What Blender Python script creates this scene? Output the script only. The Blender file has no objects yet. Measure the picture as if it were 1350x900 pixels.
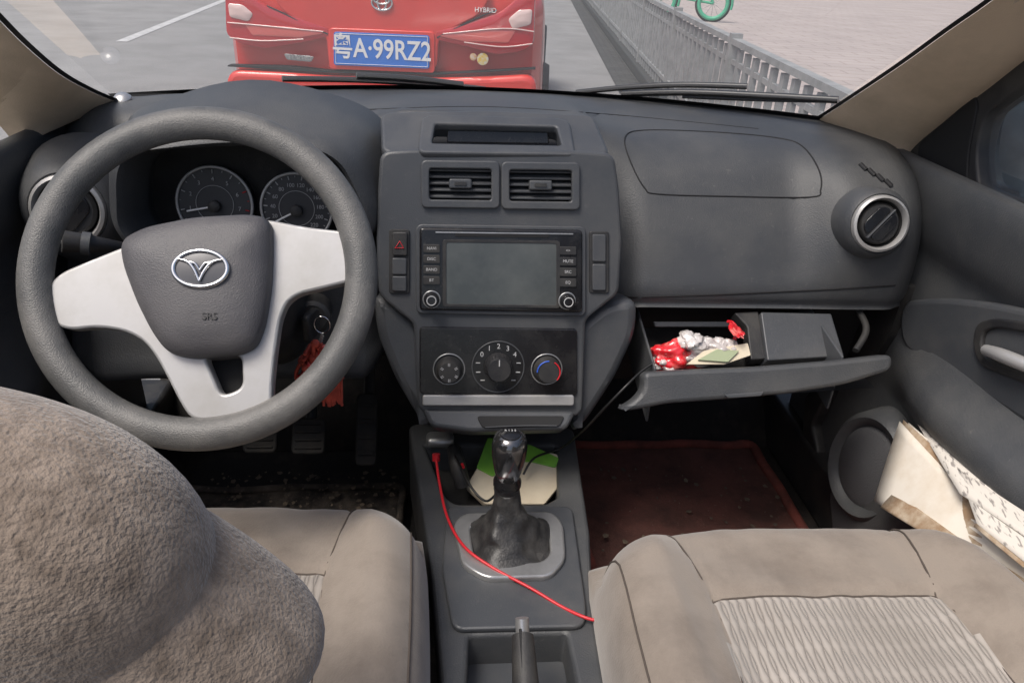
import bpy,bmesh,math,random
from mathutils import Vector as V,Matrix,noise
from mathutils.bvhtree import BVHTree
random.seed(4)
H=1.32; OFF=V((0,0,H))
# ---------------------------------------------------------------- camera calibration
F=982.0; C=V((-.079,0,0)); PS,TH,RO=.105,math.radians(28),.055
R0=V((math.cos(PS),-math.sin(PS),0)); FH=V((math.sin(PS),math.cos(PS),0)); Z=V((0,0,1))
FWD=FH*math.cos(TH)-Z*math.sin(TH); U0=FH*math.sin(TH)+Z*math.cos(TH)
RIGHT=R0*math.cos(RO)+U0*math.sin(RO); UP=U0*math.cos(RO)-R0*math.sin(RO)
def ray(u,v): return FWD+RIGHT*((u-675)/F)+UP*((450-v)/F)
def PX(u,v,x): d=ray(u,v); return C+d*((x-C.x)/d.x)
def PY(u,v,y): d=ray(u,v); return C+d*(y/d.y)
def PZ(u,v,z): d=ray(u,v); return C+d*(z/d.z)
class Fr:
    def __init__(s,o,n,xh=(1,0,0)):
        s.o=V(o); s.n=V(n).normalized(); x=V(xh); s.x=(x-s.n*x.dot(s.n)).normalized(); s.y=s.n.cross(s.x)
    def hit(s,u,v,h=0):
        d=ray(u,v); o=s.o+s.n*h; return C+d*((o-C).dot(s.n)/d.dot(s.n))
    def px(s,u,v,h=0):
        q=s.hit(u,v,h)-s.o; return (q.dot(s.x),q.dot(s.y))
    def p3(s,a,b,h=0): return s.o+s.x*a+s.y*b+s.n*h
    def mat(s,a=0,b=0,h=0):
        m=Matrix((s.x,s.y,s.n)).transposed().to_4x4(); m.translation=s.p3(a,b,h)+OFF; return m
# ---------------------------------------------------------------- materials
def M(name,col,rough=.5,metal=0,col2=None,vs=8,lo=.4,hi=.65,bump=0,bs=400,coat=0,sheen=0,bd=.001,spec=.5,dust=None,da=.3):
    m=bpy.data.materials.new(name); m.use_nodes=True; nt=m.node_tree; N=nt.nodes; L=nt.links
    b=N['Principled BSDF']; b.inputs['Base Color'].default_value=(*col,1); b.inputs['Roughness'].default_value=rough
    b.inputs['Metallic'].default_value=metal; b.inputs['Coat Weight'].default_value=coat; b.inputs['Sheen Weight'].default_value=sheen
    b.inputs['Specular IOR Level'].default_value=spec
    tc=N.new('ShaderNodeTexCoord'); last=None
    if col2:
        n=N.new('ShaderNodeTexNoise'); n.inputs['Scale'].default_value=vs; n.inputs['Detail'].default_value=6; n.inputs['Roughness'].default_value=.65
        L.new(tc.outputs['Object'],n.inputs['Vector'])
        r=N.new('ShaderNodeMapRange'); r.inputs['From Min'].default_value=lo; r.inputs['From Max'].default_value=hi
        L.new(n.outputs['Fac'],r.inputs['Value'])
        x=N.new('ShaderNodeMix'); x.data_type='RGBA'; x.inputs[6].default_value=(*col,1); x.inputs[7].default_value=(*col2,1)
        L.new(r.outputs[0],x.inputs[0]); last=x.outputs[2]
        mr=N.new('ShaderNodeMapRange'); mr.inputs['To Min'].default_value=max(rough-.08,0.02); mr.inputs['To Max'].default_value=min(rough+.16,1)
        L.new(n.outputs['Fac'],mr.inputs['Value']); L.new(mr.outputs[0],b.inputs['Roughness'])
    if dust:
        n3=N.new('ShaderNodeTexNoise'); n3.inputs['Scale'].default_value=130; n3.inputs['Detail'].default_value=3; L.new(tc.outputs['Object'],n3.inputs['Vector'])
        r3=N.new('ShaderNodeMapRange'); r3.inputs['From Min'].default_value=.66; r3.inputs['From Max'].default_value=.78; r3.inputs['To Max'].default_value=da; L.new(n3.outputs['Fac'],r3.inputs['Value'])
        x3=N.new('ShaderNodeMix'); x3.data_type='RGBA'; x3.inputs[7].default_value=(*dust,1); L.new(r3.outputs[0],x3.inputs[0]); L.new(last,x3.inputs[6]); last=x3.outputs[2]
    if last: L.new(last,b.inputs['Base Color'])
    if bump:
        n2=N.new('ShaderNodeTexNoise'); n2.inputs['Scale'].default_value=bs; n2.inputs['Detail'].default_value=2
        L.new(tc.outputs['Object'],n2.inputs['Vector'])
        bm=N.new('ShaderNodeBump'); bm.inputs['Strength'].default_value=bump; bm.inputs['Distance'].default_value=bd
        L.new(n2.outputs['Fac'],bm.inputs['Height']); L.new(bm.outputs[0],b.inputs['Normal'])
    return m
m_dash=M('dash_plastic',(.052,.055,.060),.46,col2=(.100,.099,.095),vs=6,lo=.42,hi=.85,bump=.5,bs=500,dust=(.2,.19,.17),da=.22)
m_stack=M('stack_plastic',(.056,.060,.067),.38,col2=(.098,.097,.095),vs=9,lo=.45,hi=.85,bump=.25,bs=600,dust=(.16,.155,.15),da=.2)
m_dark=M('dark_plastic',(.018,.018,.020),.48,col2=(.045,.043,.04),vs=14,bump=.3,bs=500)
m_black=M('cavity_black',(.006,.006,.007),.7)
m_gloss=M('gloss_black',(.010,.010,.012),.16,col2=(.035,.034,.033),vs=20,lo=.45,hi=.9,dust=(.09,.085,.08))
m_screen=M('screen_glass',(.055,.063,.065),.12,col2=(.10,.108,.105),vs=6)
m_silver=M('silver_paint',(.44,.435,.43),.34,.35,col2=(.33,.32,.30),vs=14,lo=.42,hi=.8)
m_chrome=M('chrome',(.75,.75,.75),.12,1)
m_satin=M('satin_metal',(.46,.46,.46),.3,.7,col2=(.33,.33,.33),vs=20)
m_wheel=M('wheel_rim_rubber',(.085,.085,.083),.40,col2=(.15,.145,.137),vs=14,bump=.6,bs=700)
m_pad=M('airbag_pad',(.066,.064,.070),.46,col2=(.098,.094,.097),vs=9,bump=.6,bs=700)
m_suede=M('seat_suede',(.245,.207,.172),.9,col2=(.105,.082,.065),vs=7,lo=.44,hi=.82,bump=.5,bs=420,bd=.001,sheen=.3)
m_suede2=M('headrest_suede',(.27,.212,.165),.92,col2=(.13,.097,.072),vs=60,lo=.36,hi=.68,bump=.9,bs=380,bd=.0018,sheen=.35)
m_seam=M('seam_thread',(.075,.06,.05),.9)
m_beige=M('pillar_trim',(.66,.52,.38),.8,col2=(.52,.41,.29),vs=6,bump=.3,bs=500)
m_carpet=M('carpet_dark',(.020,.018,.017),.95,col2=(.06,.048,.04),vs=20,lo=.5,hi=.8,bump=1,bs=300)
m_mat=M('carpet_mat_brown',(.155,.062,.050),.95,col2=(.075,.036,.03),vs=10,bump=1,bs=350,dust=(.24,.17,.13),da=.5)
m_matblk=M('rubber_mat_black',(.032,.027,.023),.85,col2=(.20,.16,.125),vs=9,lo=.46,hi=.75,bump=1,bs=250,dust=(.28,.22,.17),da=.6)
m_redcarpet=M('red_carpet',(.24,.065,.05),.95,col2=(.13,.045,.036),vs=20,bump=1,bs=300)
m_red=M('red_car_paint',(.74,.04,.026),.3,.05,col2=(.66,.034,.022),vs=3,coat=.6)
m_lamp=M('lamp_red',(.50,.008,.014),.1,coat=1)
m_lampb=M('lamp_bright',(.72,.14,.12),.15,coat=1)
m_lampw=M('lamp_clear',(.8,.58,.54),.1,coat=1)
m_blue=M('plate_blue',(.02,.17,.62),.4)
m_white=M('white_paint',(.8,.8,.8),.5)
m_print=M('print_white',(.5,.5,.5),.5)
m_glassdk=M('car_glass_dark',(.015,.02,.022),.06)
m_tyre=M('tyre',(.02,.02,.02),.8,col2=(.04,.04,.04),vs=10)
m_cred=M('red_cable',(.55,.02,.03),.4)
m_cblk=M('black_cable',(.01,.01,.01),.4)
m_green=M('green_card',(.20,.48,.05),.5,col2=(.14,.38,.05),vs=20)
m_cream=M('cream_paper',(.70,.62,.47),.75,col2=(.58,.50,.37),vs=12)
m_bag=M('red_plastic_bag',(.68,.02,.03),.2,col2=(.85,.28,.24),vs=45,lo=.5,hi=.7,coat=.8)
m_bagw=M('clear_plastic_bag',(.50,.46,.44),.15,col2=(.85,.82,.80),vs=45,lo=.45,hi=.65,coat=.8)
m_fence=M('fence_galvanised',(.33,.34,.34),.6,.0,col2=(.24,.25,.25),vs=9)
m_fdark=M('fence_dark',(.05,.052,.05),.6)
m_bgreen=M('bicycle_green',(.08,.42,.26),.4)
m_tassel=M('tassel_red',(.50,.07,.04),.7,col2=(.28,.04,.025),vs=60)
m_boot=M('boot_leather',(.018,.018,.019),.42,col2=(.05,.048,.046),vs=30,bump=.7,bs=300)
m_knob=M('knob_smoke_metal',(.16,.16,.165),.12,.9)
m_frit=M('frit_black',(.012,.012,.013),.35)
m_bluek=M('blue_mark',(.03,.1,.5),.4)

def fabric():
    m=M('seat_insert_fabric',(.33,.30,.275),.85,sheen=.3); nt=m.node_tree; N=nt.nodes; L=nt.links; b=N['Principled BSDF']
    tc=N.new('ShaderNodeTexCoord'); sp=N.new('ShaderNodeSeparateXYZ'); L.new(tc.outputs['Object'],sp.inputs[0])
    def mt(op,a,bb=None):
        n=N.new('ShaderNodeMath'); n.operation=op
        for i,q in enumerate((a,bb)):
            if q is None: continue
            if isinstance(q,(int,float)): n.inputs[i].default_value=q
            else: L.new(q,n.inputs[i])
        return n.outputs[0]
    sy=mt('SINE',mt('MULTIPLY',sp.outputs['Y'],100)); ph=mt('MULTIPLY',sy,1.25)
    x=mt('MULTIPLY',sp.outputs['X'],640)
    w1=mt('ABSOLUTE',mt('SINE',mt('MULTIPLY',mt('ADD',x,ph),.5))); w2=mt('ABSOLUTE',mt('SINE',mt('MULTIPLY',mt('SUBTRACT',x,ph),.5)))
    w=mt('POWER',mt('MINIMUM',w1,w2),.45)
    n=N.new('ShaderNodeTexNoise'); n.inputs['Scale'].default_value=9; n.inputs['Detail'].default_value=5; L.new(tc.outputs['Object'],n.inputs['Vector'])
    w0=mt('MULTIPLY',w,mt('ADD',mt('MULTIPLY',n.outputs['Fac'],1.2),.25))
    mx=N.new('ShaderNodeMix'); mx.data_type='RGBA'; mx.inputs[6].default_value=(.15,.13,.112,1); mx.inputs[7].default_value=(.40,.365,.33,1)
    L.new(w0,mx.inputs[0]); L.new(mx.outputs[2],b.inputs['Base Color'])
    bm=N.new('ShaderNodeBump'); bm.inputs['Strength'].default_value=.7; bm.inputs['Distance'].default_value=.002
    L.new(w,bm.inputs['Height']); L.new(bm.outputs[0],b.inputs['Normal']); return m
m_insert=fabric()
def bricks(name,c1,c2,cm,sc,rough=.8,bw=.5,rh=.25,ms=.015):
    m=M(name,c1,rough); nt=m.node_tree; N=nt.nodes; L=nt.links; b=N['Principled BSDF']
    tc=N.new('ShaderNodeTexCoord'); t=N.new('ShaderNodeTexBrick'); t.inputs['Scale'].default_value=sc
    t.inputs['Color1'].default_value=(*c1,1); t.inputs['Color2'].default_value=(*c2,1); t.inputs['Mortar'].default_value=(*cm,1)
    t.inputs['Brick Width'].default_value=bw; t.inputs['Row Height'].default_value=rh; t.inputs['Mortar Size'].default_value=ms
    mp=N.new('ShaderNodeMapping'); mp.inputs['Rotation'].default_value=(0,0,.115); L.new(tc.outputs['Object'],mp.inputs[0])
    L.new(mp.outputs[0],t.inputs['Vector'])
    n=N.new('ShaderNodeTexNoise'); n.inputs['Scale'].default_value=1.2; n.inputs['Detail'].default_value=6; L.new(tc.outputs['Object'],n.inputs['Vector'])
    x=N.new('ShaderNodeMix'); x.data_type='RGBA'; x.blend_type='MULTIPLY'; x.inputs[0].default_value=.35
    r=N.new('ShaderNodeMapRange'); r.inputs['From Min'].default_value=.3; r.inputs['From Max'].default_value=.7; r.inputs['To Min'].default_value=.5; L.new(n.outputs['Fac'],r.inputs['Value'])
    L.new(t.outputs['Color'],x.inputs[6]); L.new(r.outputs[0],x.inputs[7]); L.new(x.outputs[2],b.inputs['Base Color']); return m
m_pave=bricks('pavement_tiles',(.49,.43,.40),(.465,.405,.38),(.38,.32,.30),.8)
m_gut=bricks('dark_setts',(.05,.052,.05),(.08,.08,.078),(.02,.02,.02),3.0)
m_road=M('road_concrete',(.26,.26,.258),.85,col2=(.21,.21,.208),vs=1.2,bump=.5,bs=60,bd=.01)
def glass(name,haze,tint=(1,1,1)):
    m=bpy.data.materials.new(name); m.use_nodes=True; nt=m.node_tree; N=nt.nodes; L=nt.links; N.clear()
    o=N.new('ShaderNodeOutputMaterial'); t=N.new('ShaderNodeBsdfTransparent'); t.inputs[0].default_value=(*tint,1)
    d=N.new('ShaderNodeBsdfTranslucent'); d.inputs[0].default_value=(.9,.9,.9,1)
    g=N.new('ShaderNodeBsdfGlossy'); g.inputs['Roughness'].default_value=.03
    fz=N.new('ShaderNodeFresnel'); fz.inputs[0].default_value=1.3
    tc=N.new('ShaderNodeTexCoord'); n=N.new('ShaderNodeTexNoise'); n.inputs['Scale'].default_value=3; n.inputs['Detail'].default_value=5
    L.new(tc.outputs['Object'],n.inputs['Vector']); r=N.new('ShaderNodeMapRange'); r.inputs['To Min'].default_value=haze*.6; r.inputs['To Max'].default_value=haze*1.4
    L.new(n.outputs['Fac'],r.inputs['Value'])
    a=N.new('ShaderNodeMixShader'); L.new(r.outputs[0],a.inputs[0]); L.new(t.outputs[0],a.inputs[1]); L.new(d.outputs[0],a.inputs[2])
    b=N.new('ShaderNodeMixShader'); mm=N.new('ShaderNodeMath'); mm.operation='MULTIPLY'; mm.inputs[1].default_value=.22
    L.new(fz.outputs[0],mm.inputs[0]); L.new(mm.outputs[0],b.inputs[0]); L.new(a.outputs[0],b.inputs[1]); L.new(g.outputs[0],b.inputs[2]); L.new(b.outputs[0],o.inputs[0]); return m
m_glass=glass('windshield_glass',.06)
m_wglass=glass('side_window_glass',.05,(.6,.65,.66))
m_lens=glass('cluster_lens',.04,(.85,.85,.85))
# ---------------------------------------------------------------- builders
sc=bpy.context.scene; col=sc.collection
def root(name):
    o=bpy.data.objects.new(name,None); col.objects.link(o); o.empty_display_size=.05; return o
def add(name,me,mat,par,smooth=True,ang=40):
    if mat is not None and not me.materials: me.materials.append(mat)
    if smooth:
        for p in me.polygons: p.use_smooth=True
        try: me.set_sharp_from_angle(angle=math.radians(ang))
        except Exception: pass
    o=bpy.data.objects.new(name,me); col.objects.link(o)
    if par: o.parent=par
    return o
def mesh(name,vs,fs,mat,par=None,smooth=True,ang=40,bev=0,fix=True):
    me=bpy.data.meshes.new(name); me.from_pydata([V(v)+OFF for v in vs],[],fs); me.update()
    if fix:
        bm=bmesh.new(); bm.from_mesh(me); bmesh.ops.recalc_face_normals(bm,faces=bm.faces); bm.to_mesh(me); bm.free()
    o=add(name,me,mat,par,smooth,ang)
    if bev:
        b=o.modifiers.new('b','BEVEL'); b.width=bev; b.segments=3; b.limit_method='ANGLE'
    return o
def loft(name,loops,mat,par=None,closed=True,cap=True,**k):
    vs=[];fs=[];n=len(loops[0])
    for l in loops: vs+=l
    for i in range(len(loops)-1):
        for j in range(n if closed else n-1):
            a=i*n+j;b=i*n+(j+1)%n; fs.append((a,b,b+n,a+n))
    if cap and closed: fs.append(tuple(range(n))); fs.append(tuple(range((len(loops)-1)*n,len(loops)*n)))
    return mesh(name,vs,fs,mat,par,**k)
def rpoly(p,r,n=5):
    if r<=0: return [tuple(q) for q in p]
    out=[];m=len(p)
    for i in range(m):
        a,b,c=V(p[i-1]),V(p[i]),V(p[(i+1)%m]); d1=a-b; d2=c-b
        l=min(r,d1.length*.48,d2.length*.48); s=b+d1.normalized()*l; e=b+d2.normalized()*l
        for k in range(n+1):
            t=k/n; q=s*(1-t)**2+b*2*t*(1-t)+e*t*t; out.append((q.x,q.y))
    return out
pend=[]
def plate(name,fr,outs,h0,th,mat,par,bev=.0015,r=.004,local=False):
    if isinstance(outs[0][0],(int,float)): outs=[outs]
    cu=bpy.data.curves.new(name,'CURVE'); cu.dimensions='2D'; cu.fill_mode='BOTH'
    for o in outs:
        pts=o if local else [fr.px(u,v,h0+th) for u,v in o]
        pts=rpoly(pts,r); sp=cu.splines.new('POLY'); sp.points.add(len(pts)-1)
        for i,p in enumerate(pts): sp.points[i].co=(p[0],p[1],0,1)
        sp.use_cyclic_u=True
    bev=min(bev,th*.45)
    cu.extrude=max(th/2-bev,0); cu.bevel_depth=bev; cu.bevel_resolution=2
    if len(outs)==1: cu.offset=-bev
    o=bpy.data.objects.new(name,cu); col.objects.link(o); o.matrix_world=fr.mat(0,0,h0+th/2)
    pend.append((o,name,mat,par,30)); return o
def rect(u0,v0,u1,v1,sl=.012):
    dv=(u1-u0)*sl; return [(u0,v0),(u1,v0+dv),(u1,v1+dv),(u0,v1)]
def cat(p,n=6,cyc=False):
    p=[V(q) for q in p]; out=[];m=len(p)
    for i in range(m if cyc else m-1):
        a=p[i-1] if (i or cyc) else p[0]; b=p[i]; c=p[(i+1)%m]; d=p[(i+2)%m] if (cyc or i+2<m) else p[-1]
        for k in range(n):
            t=k/n; out.append(.5*((2*b)+(c-a)*t+(2*a-5*b+4*c-d)*t*t+(3*b-a-3*c+d)*t**3))
    if not cyc: out.append(p[-1])
    return out
def tube(name,pts,r,mat,par,cyc=False,sm=True,res=5,radii=None):
    if sm:
        if radii: pr=cat([V((q,0,0)) for q in radii],6,cyc); radii=[q.x for q in pr]
        pts=cat(pts,6,cyc)
    cu=bpy.data.curves.new(name,'CURVE'); cu.dimensions='3D'; cu.bevel_depth=r; cu.bevel_resolution=res; cu.use_fill_caps=True
    sp=cu.splines.new('POLY'); sp.points.add(len(pts)-1)
    for i,p in enumerate(pts):
        p=V(p)+OFF; sp.points[i].co=(*p,1)
        if radii: sp.points[i].radius=radii[i]
    sp.use_cyclic_u=cyc
    o=bpy.data.objects.new(name,cu); col.objects.link(o); pend.append((o,name,mat,par,60)); return o
def text(name,body,fr,a,b,size,h,mat,par,ex=.0003,rot=0,sx=1,off=0):
    cu=bpy.data.curves.new(name,'FONT'); cu.body=body; cu.size=size; cu.extrude=ex; cu.offset=off; cu.align_x='CENTER'; cu.align_y='CENTER'
    o=bpy.data.objects.new(name,cu); col.objects.link(o)
    o.matrix_world=fr.mat(a,b,h)@Matrix.Rotation(rot,4,'Z')@Matrix.Diagonal((sx,1,1,1)); pend.append((o,name,mat,par,30)); return o
def finalize():
    bpy.context.view_layer.update(); dg=bpy.context.evaluated_depsgraph_get(); L=[]
    for o,name,mat,par,ang in pend:
        me=bpy.data.meshes.new_from_object(o.evaluated_get(dg)); L.append((me,o.matrix_world.copy()))
    for (o,name,mat,par,ang),(me,mw) in zip(pend,L):
        cu=o.data; bpy.data.objects.remove(o); bpy.data.curves.remove(cu)
        me.materials.clear(); q=add(name,me,mat,par,True,ang); q.matrix_world=mw
def lathe(name,fr,ab,prof,mat,par,n=40,sx=1,sy=1,**k):
    loops=[[fr.p3(ab[0]+sx*r*math.cos(2*math.pi*i/n),ab[1]+sy*r*math.sin(2*math.pi*i/n),h) for i in range(n)] for r,h in prof]
    return loft(name,loops,mat,par,**k)
def dome(name,fr,outl,prof,mat,par,r=.01,local=False,**k):
    pts=outl if local else [fr.px(u,v,0) for u,v in outl]
    pts=rpoly(pts,r); c=V((sum(p[0] for p in pts)/len(pts),sum(p[1] for p in pts)/len(pts)))
    loops=[[fr.p3(c.x+(p[0]-c.x)*s,c.y+(p[1]-c.y)*s,h) for p in pts] for s,h in prof]
    return loft(name,loops,mat,par,**k)
def box(name,c,s,mat,par,bev=.004,rot=None):
    m=rot or Matrix.Identity(3); vs=[]
    for x in(-1,1):
        for y in(-1,1):
            for z in(-1,1): vs.append(V(c)+m@V((x*s[0]/2,y*s[1]/2,z*s[2]/2)))
    return mesh(name,vs,[(0,1,3,2),(4,6,7,5),(0,4,5,1),(2,3,7,6),(0,2,6,4),(1,5,7,3)],mat,par,bev=bev)
def ellip(name,c,s,mat,par,amp=0,fq=8,e=1,seg=32,tilt=0,seed=0,ya=0):
    loops=[];sg=lambda q,p: math.copysign(abs(q)**p,q)
    R=Matrix.Rotation(ya,3,'Y')@Matrix.Rotation(tilt,3,'X')
    for i in range(1,seg//2):
        ph=-math.pi/2+math.pi*i/(seg//2); l=[]
        for j in range(seg):
            th=2*math.pi*j/seg
            q=V((sg(math.cos(ph),e)*sg(math.cos(th),e)*s[0],sg(math.cos(ph),e)*sg(math.sin(th),e)*s[1],sg(math.sin(ph),e)*s[2]))
            if amp: q*=1+amp*noise.noise(q*fq+V((seed,0,0)))
            l.append(V(c)+R@q)
        loops.append(l)
    return loft(name,loops,mat,par,ang=80)
# ================================================================ OUTSIDE
G=-H; AZ=.115
hd=V((math.sin(AZ),math.cos(AZ),0)); rt=V((math.cos(AZ),-math.sin(AZ),0))
def O(lat,fw,z): return C+rt*lat+hd*fw+V((0,0,z))
S=150
mesh('road',[O(-S,-S,G),O(S,-S,G),O(S,S,G),O(-S,S,G)],[(0,1,2,3)],m_road)
mesh('gutter',[O(.90,-6,G+.004),O(1.19,-6,G+.004),O(1.19,60,G+.004),O(.90,60,G+.004)],[(0,1,2,3)],m_gut)
kl=[[O(1.19,f,G+.001),O(1.19,f,G+.12),O(1.34,f,G+.13),O(1.34,f,G+.001)] for f in (-6,60)]
loft('kerb',kl,m_fdark,None,bev=.01)
mesh('pavement',[O(1.34,-6,G+.128),O(40,-6,G+.128),O(40,80,G+.128),O(1.34,80,G+.128)],[(0,1,2,3)],m_pave)
a,b=PZ(160,55,G+.005),PZ(292,2,G+.005); d=(b-a).normalized(); nrm=V((d.y,-d.x,0))*.07
mesh('lane_marking',[a-nrm,a+nrm,b+d*4+nrm,b+d*4-nrm],[(0,1,2,3)],M('worn_road_paint',(.60,.60,.60),.6,col2=(.40,.40,.40),vs=9))
vs=[];fs=[]
def bx(c,s):
    i=len(vs)
    for x in(-1,1):
        for y in(-1,1):
            for z in(-1,1): vs.append(V(c)+rt*(x*s[0]/2)+hd*(y*s[1]/2)+V((0,0,z*s[2]/2)))
    for f in [(0,1,3,2),(4,6,7,5),(0,4,5,1),(2,3,7,6),(0,2,6,4),(1,5,7,3)]: fs.append(tuple(i+q for q in f))
LT=1.27; top=-.475
fence=root('metal_fence')
f=.6;k=0
while f<24:
    big=(k%12==0); hgt=top-(G+.13)
    bx(O(LT,f,(top+G+.13)/2+(.02 if big else -.02)),(.07 if big else .028,.07 if big else .06,hgt+(.05 if big else -.03))); f+=.19;k+=1
mesh('bars',vs,fs,m_fence,fence,smooth=False)
vs=[];fs=[]
bx(O(LT,12.3,top),(.06,24,.035)); bx(O(LT,12.3,top-.12),(.024,24,.03)); bx(O(LT,12.3,G+.24),(.04,24,.04))
mesh('rails',vs,fs,m_fence,fence,smooth=False)
bi=root('bicycle'); q=PZ(868,24,G+.13); BF=Fr(q+V((0,0,.34)),(-.35,-1,0),(1,-.35,0))
for nm,ax in(('front_wheel',0),('rear_wheel',1.05)):
    ring=[BF.p3(ax+.33*math.cos(t*math.pi/18),.33*math.sin(t*math.pi/18)) for t in range(36)]
    tube(nm+'_tyre',ring,.03,m_tyre,bi,cyc=True,sm=False,res=2)
    tube(nm+'_guard',[BF.p3(ax+.28*math.cos(t*math.pi/18),.28*math.sin(t*math.pi/18),.02) for t in range(36)],.04,m_bgreen,bi,cyc=True,sm=False,res=2)
    tube(nm+'_fender',[BF.p3(ax+.37*math.cos(t*math.pi/12),.37*math.sin(t*math.pi/12)) for t in range(-1,12)],.03,m_bgreen,bi,sm=False,res=2)
    for s in range(12): tube(nm+'_spoke',[BF.p3(ax,0),BF.p3(ax+.32*math.cos(s*math.pi/6),.32*math.sin(s*math.pi/6))],.004,m_satin,bi,sm=False,res=1)
for p,q2 in (((0,0),(.2,.6)),((.2,.55),(.5,.05)),((.5,.05),(.75,.62)),((.5,.05),(1.05,0)),((.72,.5),(1.05,0)),((.2,.6),(.24,.78))):
    tube('frame_tube',[BF.p3(*p),BF.p3(*q2)],.025,m_bgreen,bi,sm=False,res=2)
tube('handlebar',[BF.p3(.24,.78,-.28),BF.p3(.2,.78,0),BF.p3(.24,.78,.28)],.015,m_tyre,bi)
box('saddle',BF.p3(.76,.66),(.26,.16,.06),m_tyre,bi,bev=.02)
# red car ---------------------------------------------------------
D0=3.9; RC=Fr(C+ray(503,65)*D0,-hd,rt); car=root('parked_car')
def rrect(s,hw,b0,b1,r=.12,n=6,tum=0):
    pts=[(-hw,b0),(hw,b0),(hw-tum,b1),(-hw+tum,b1)]
    return [RC.p3(p[0],p[1],-s) for p in rpoly(pts,r,n)]
loft('body',[rrect(.05,.66,-.50,.27,.12),rrect(.06,.79,-.52,.30,.13),rrect(.14,.835,-.54,.325,.14),rrect(.35,.865,-.56,.33,.14,tum=.03),
   rrect(1.1,.88,-.58,.22,.12,tum=.03),rrect(3.2,.88,-.58,.2,.12,tum=.03),rrect(4.1,.85,-.56,.1,.12,tum=.05),rrect(4.45,.78,-.52,-.02,.12,tum=.05),rrect(4.55,.6,-.45,-.1,.1)],m_red,car,ang=35)
loft('greenhouse',[rrect(.50,.72,.2,.33,.02,tum=.04),rrect(1.15,.74,.2,.60,.08,tum=.16),rrect(1.9,.74,.2,.66,.08,tum=.16),rrect(2.5,.74,.18,.64,.08,tum=.16),rrect(3.3,.72,.15,.2,.02,tum=.05)],m_glassdk,car)
loft('roof',[rrect(1.0,.58,.53,.575,.02,tum=.04),rrect(1.2,.60,.55,.635,.03,tum=.06),rrect(1.9,.60,.55,.69,.05,tum=.06),rrect(2.5,.60,.55,.66,.04,tum=.06)],m_red,car)
for a in(-.8,.8):
    for s in(.95,3.65):
        fw=Fr(RC.p3(a,-.48,-s),rt*math.copysign(1,a),hd)
        lathe('wheel_tyre',fw,(0,0),[(.2,-.1),(.33,-.1),(.34,-.05),(.34,.06),(.32,.1),(.22,.1)],m_tyre,car)
        lathe('wheel_rim',fw,(0,0),[(.21,.0),(.21,.09),(.12,.07),(.03,.1)],m_satin,car)
plate('trunk_lid',RC,[[(352,-20),(650,-12),(634,20),(600,36),(578,50),(576,94),(434,91),(430,46),(405,34),(372,16)]],-.05,.066,m_red,car,bev=.008,r=.05)
plate('bumper',RC,[[(297,92),(380,96),(436,101),(574,103),(640,102),(708,98),(707,190),(300,184)]],-.05,.085,m_red,car,bev=.03,r=.08)
plate('bumper_gap',RC,[[(300,86),(380,88),(436,94),(574,97),(640,94),(706,90),(706,92),(574,99),(436,96.5),(300,88)]],-.04,.058,m_black,car,bev=.001,r=.01)
plate('plate_recess',RC,[rect(434,37,573,91,.04)],.010,.014,m_red,car,bev=.004,r=.02)
plate('number_plate',RC,[rect(440,42,566,86,.04)],.026,.006,m_blue,car,bev=.001,r=.015)
c0=RC.px(503,66,.035)
text('plate_text','粤A·99RZ2',RC,c0[0],c0[1]-.002,.132,.0335,m_white,car,ex=.0008,sx=.84,off=.0018)
fl=[RC.px(u,v,.035) for u,v in rect(442.5,44.3,563.5,83.8,.04)]
tube('plate_border',[RC.p3(p[0],p[1],.033) for p in fl],.0018,m_white,car,cyc=True,sm=False)
def lampset(pts,inner,hl):
    dome('tail_lamp',RC,pts,[(1.0,-.03),(1.0,.006),(.98,.016),(.8,.022),(.3,.024)],m_lamp,car,r=.03)
    dome('tail_lamp_clear',RC,inner,[(1,.015),(1,.026),(.9,.029),(.3,.030)],m_lampw,car,r=.015)
    dome('tail_lamp_strip',RC,hl,[(1,.015),(1,.025),(.8,.027)],m_lampb,car,r=.01)
lampset([(297,-14),(325,-10),(350,8),(395,24),(436,38),(436,48),(400,56),(352,64),(318,58),(299,46)],[(303,4),(322,6),(336,18),(330,28),(305,22)],[(325,32),(385,35),(428,44),(396,49),(335,46)])
lampset([(706,-8),(684,-4),(660,16),(618,30),(574,42),(574,52),(610,60),(655,72),(688,68),(704,58)],[(702,12),(684,13),(670,25),(676,38),(700,32)],[(680,40),(622,40),(580,47),(612,54),(670,56)])
for pts in ([(300,30),(345,34),(426,42)],[(704,42),(662,38),(584,45)],[(303,50),(345,54),(400,52)],[(702,58),(662,62),(612,56)]):
    tube('lamp_line',[RC.hit(u,v,.028) for u,v in pts],.003,m_lampw,car)
for pts in ([(352,8),(372,17),(405,34),(432,45)],[(655,14),(634,22),(602,37),(576,50)]):
    tube('lid_gap',[RC.hit(u,v,.018) for u,v in pts],.0035,m_black,car)
e=RC.px(503,4,.03)
for sx,sy in((.052,.036),(.022,.034),(.038,.016)):
    tube('emblem_ring',[RC.p3(e[0]+sx*math.cos(t*.3142),e[1]+(.01 if sy<.02 else 0)+sy*math.sin(t*.3142),.022) for t in range(20)],.005,m_chrome,car,cyc=True,res=3)
e=RC.px(395,76,.03); text('badge_left','FT·SPEED',RC,e[0],e[1]+.0,.030,.022,m_chrome,car,ex=.002)
plate('badge_backing',RC,[[(374,71),(414,75),(410,82),(378,79)]],.002,.010,m_satin,car,r=.01)
e=RC.px(640,14,.03); text('badge_right','HYBRID',RC,e[0],e[1],.032,.020,m_chrome,car,ex=.002)
e=RC.px(636,79,.03)
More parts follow.
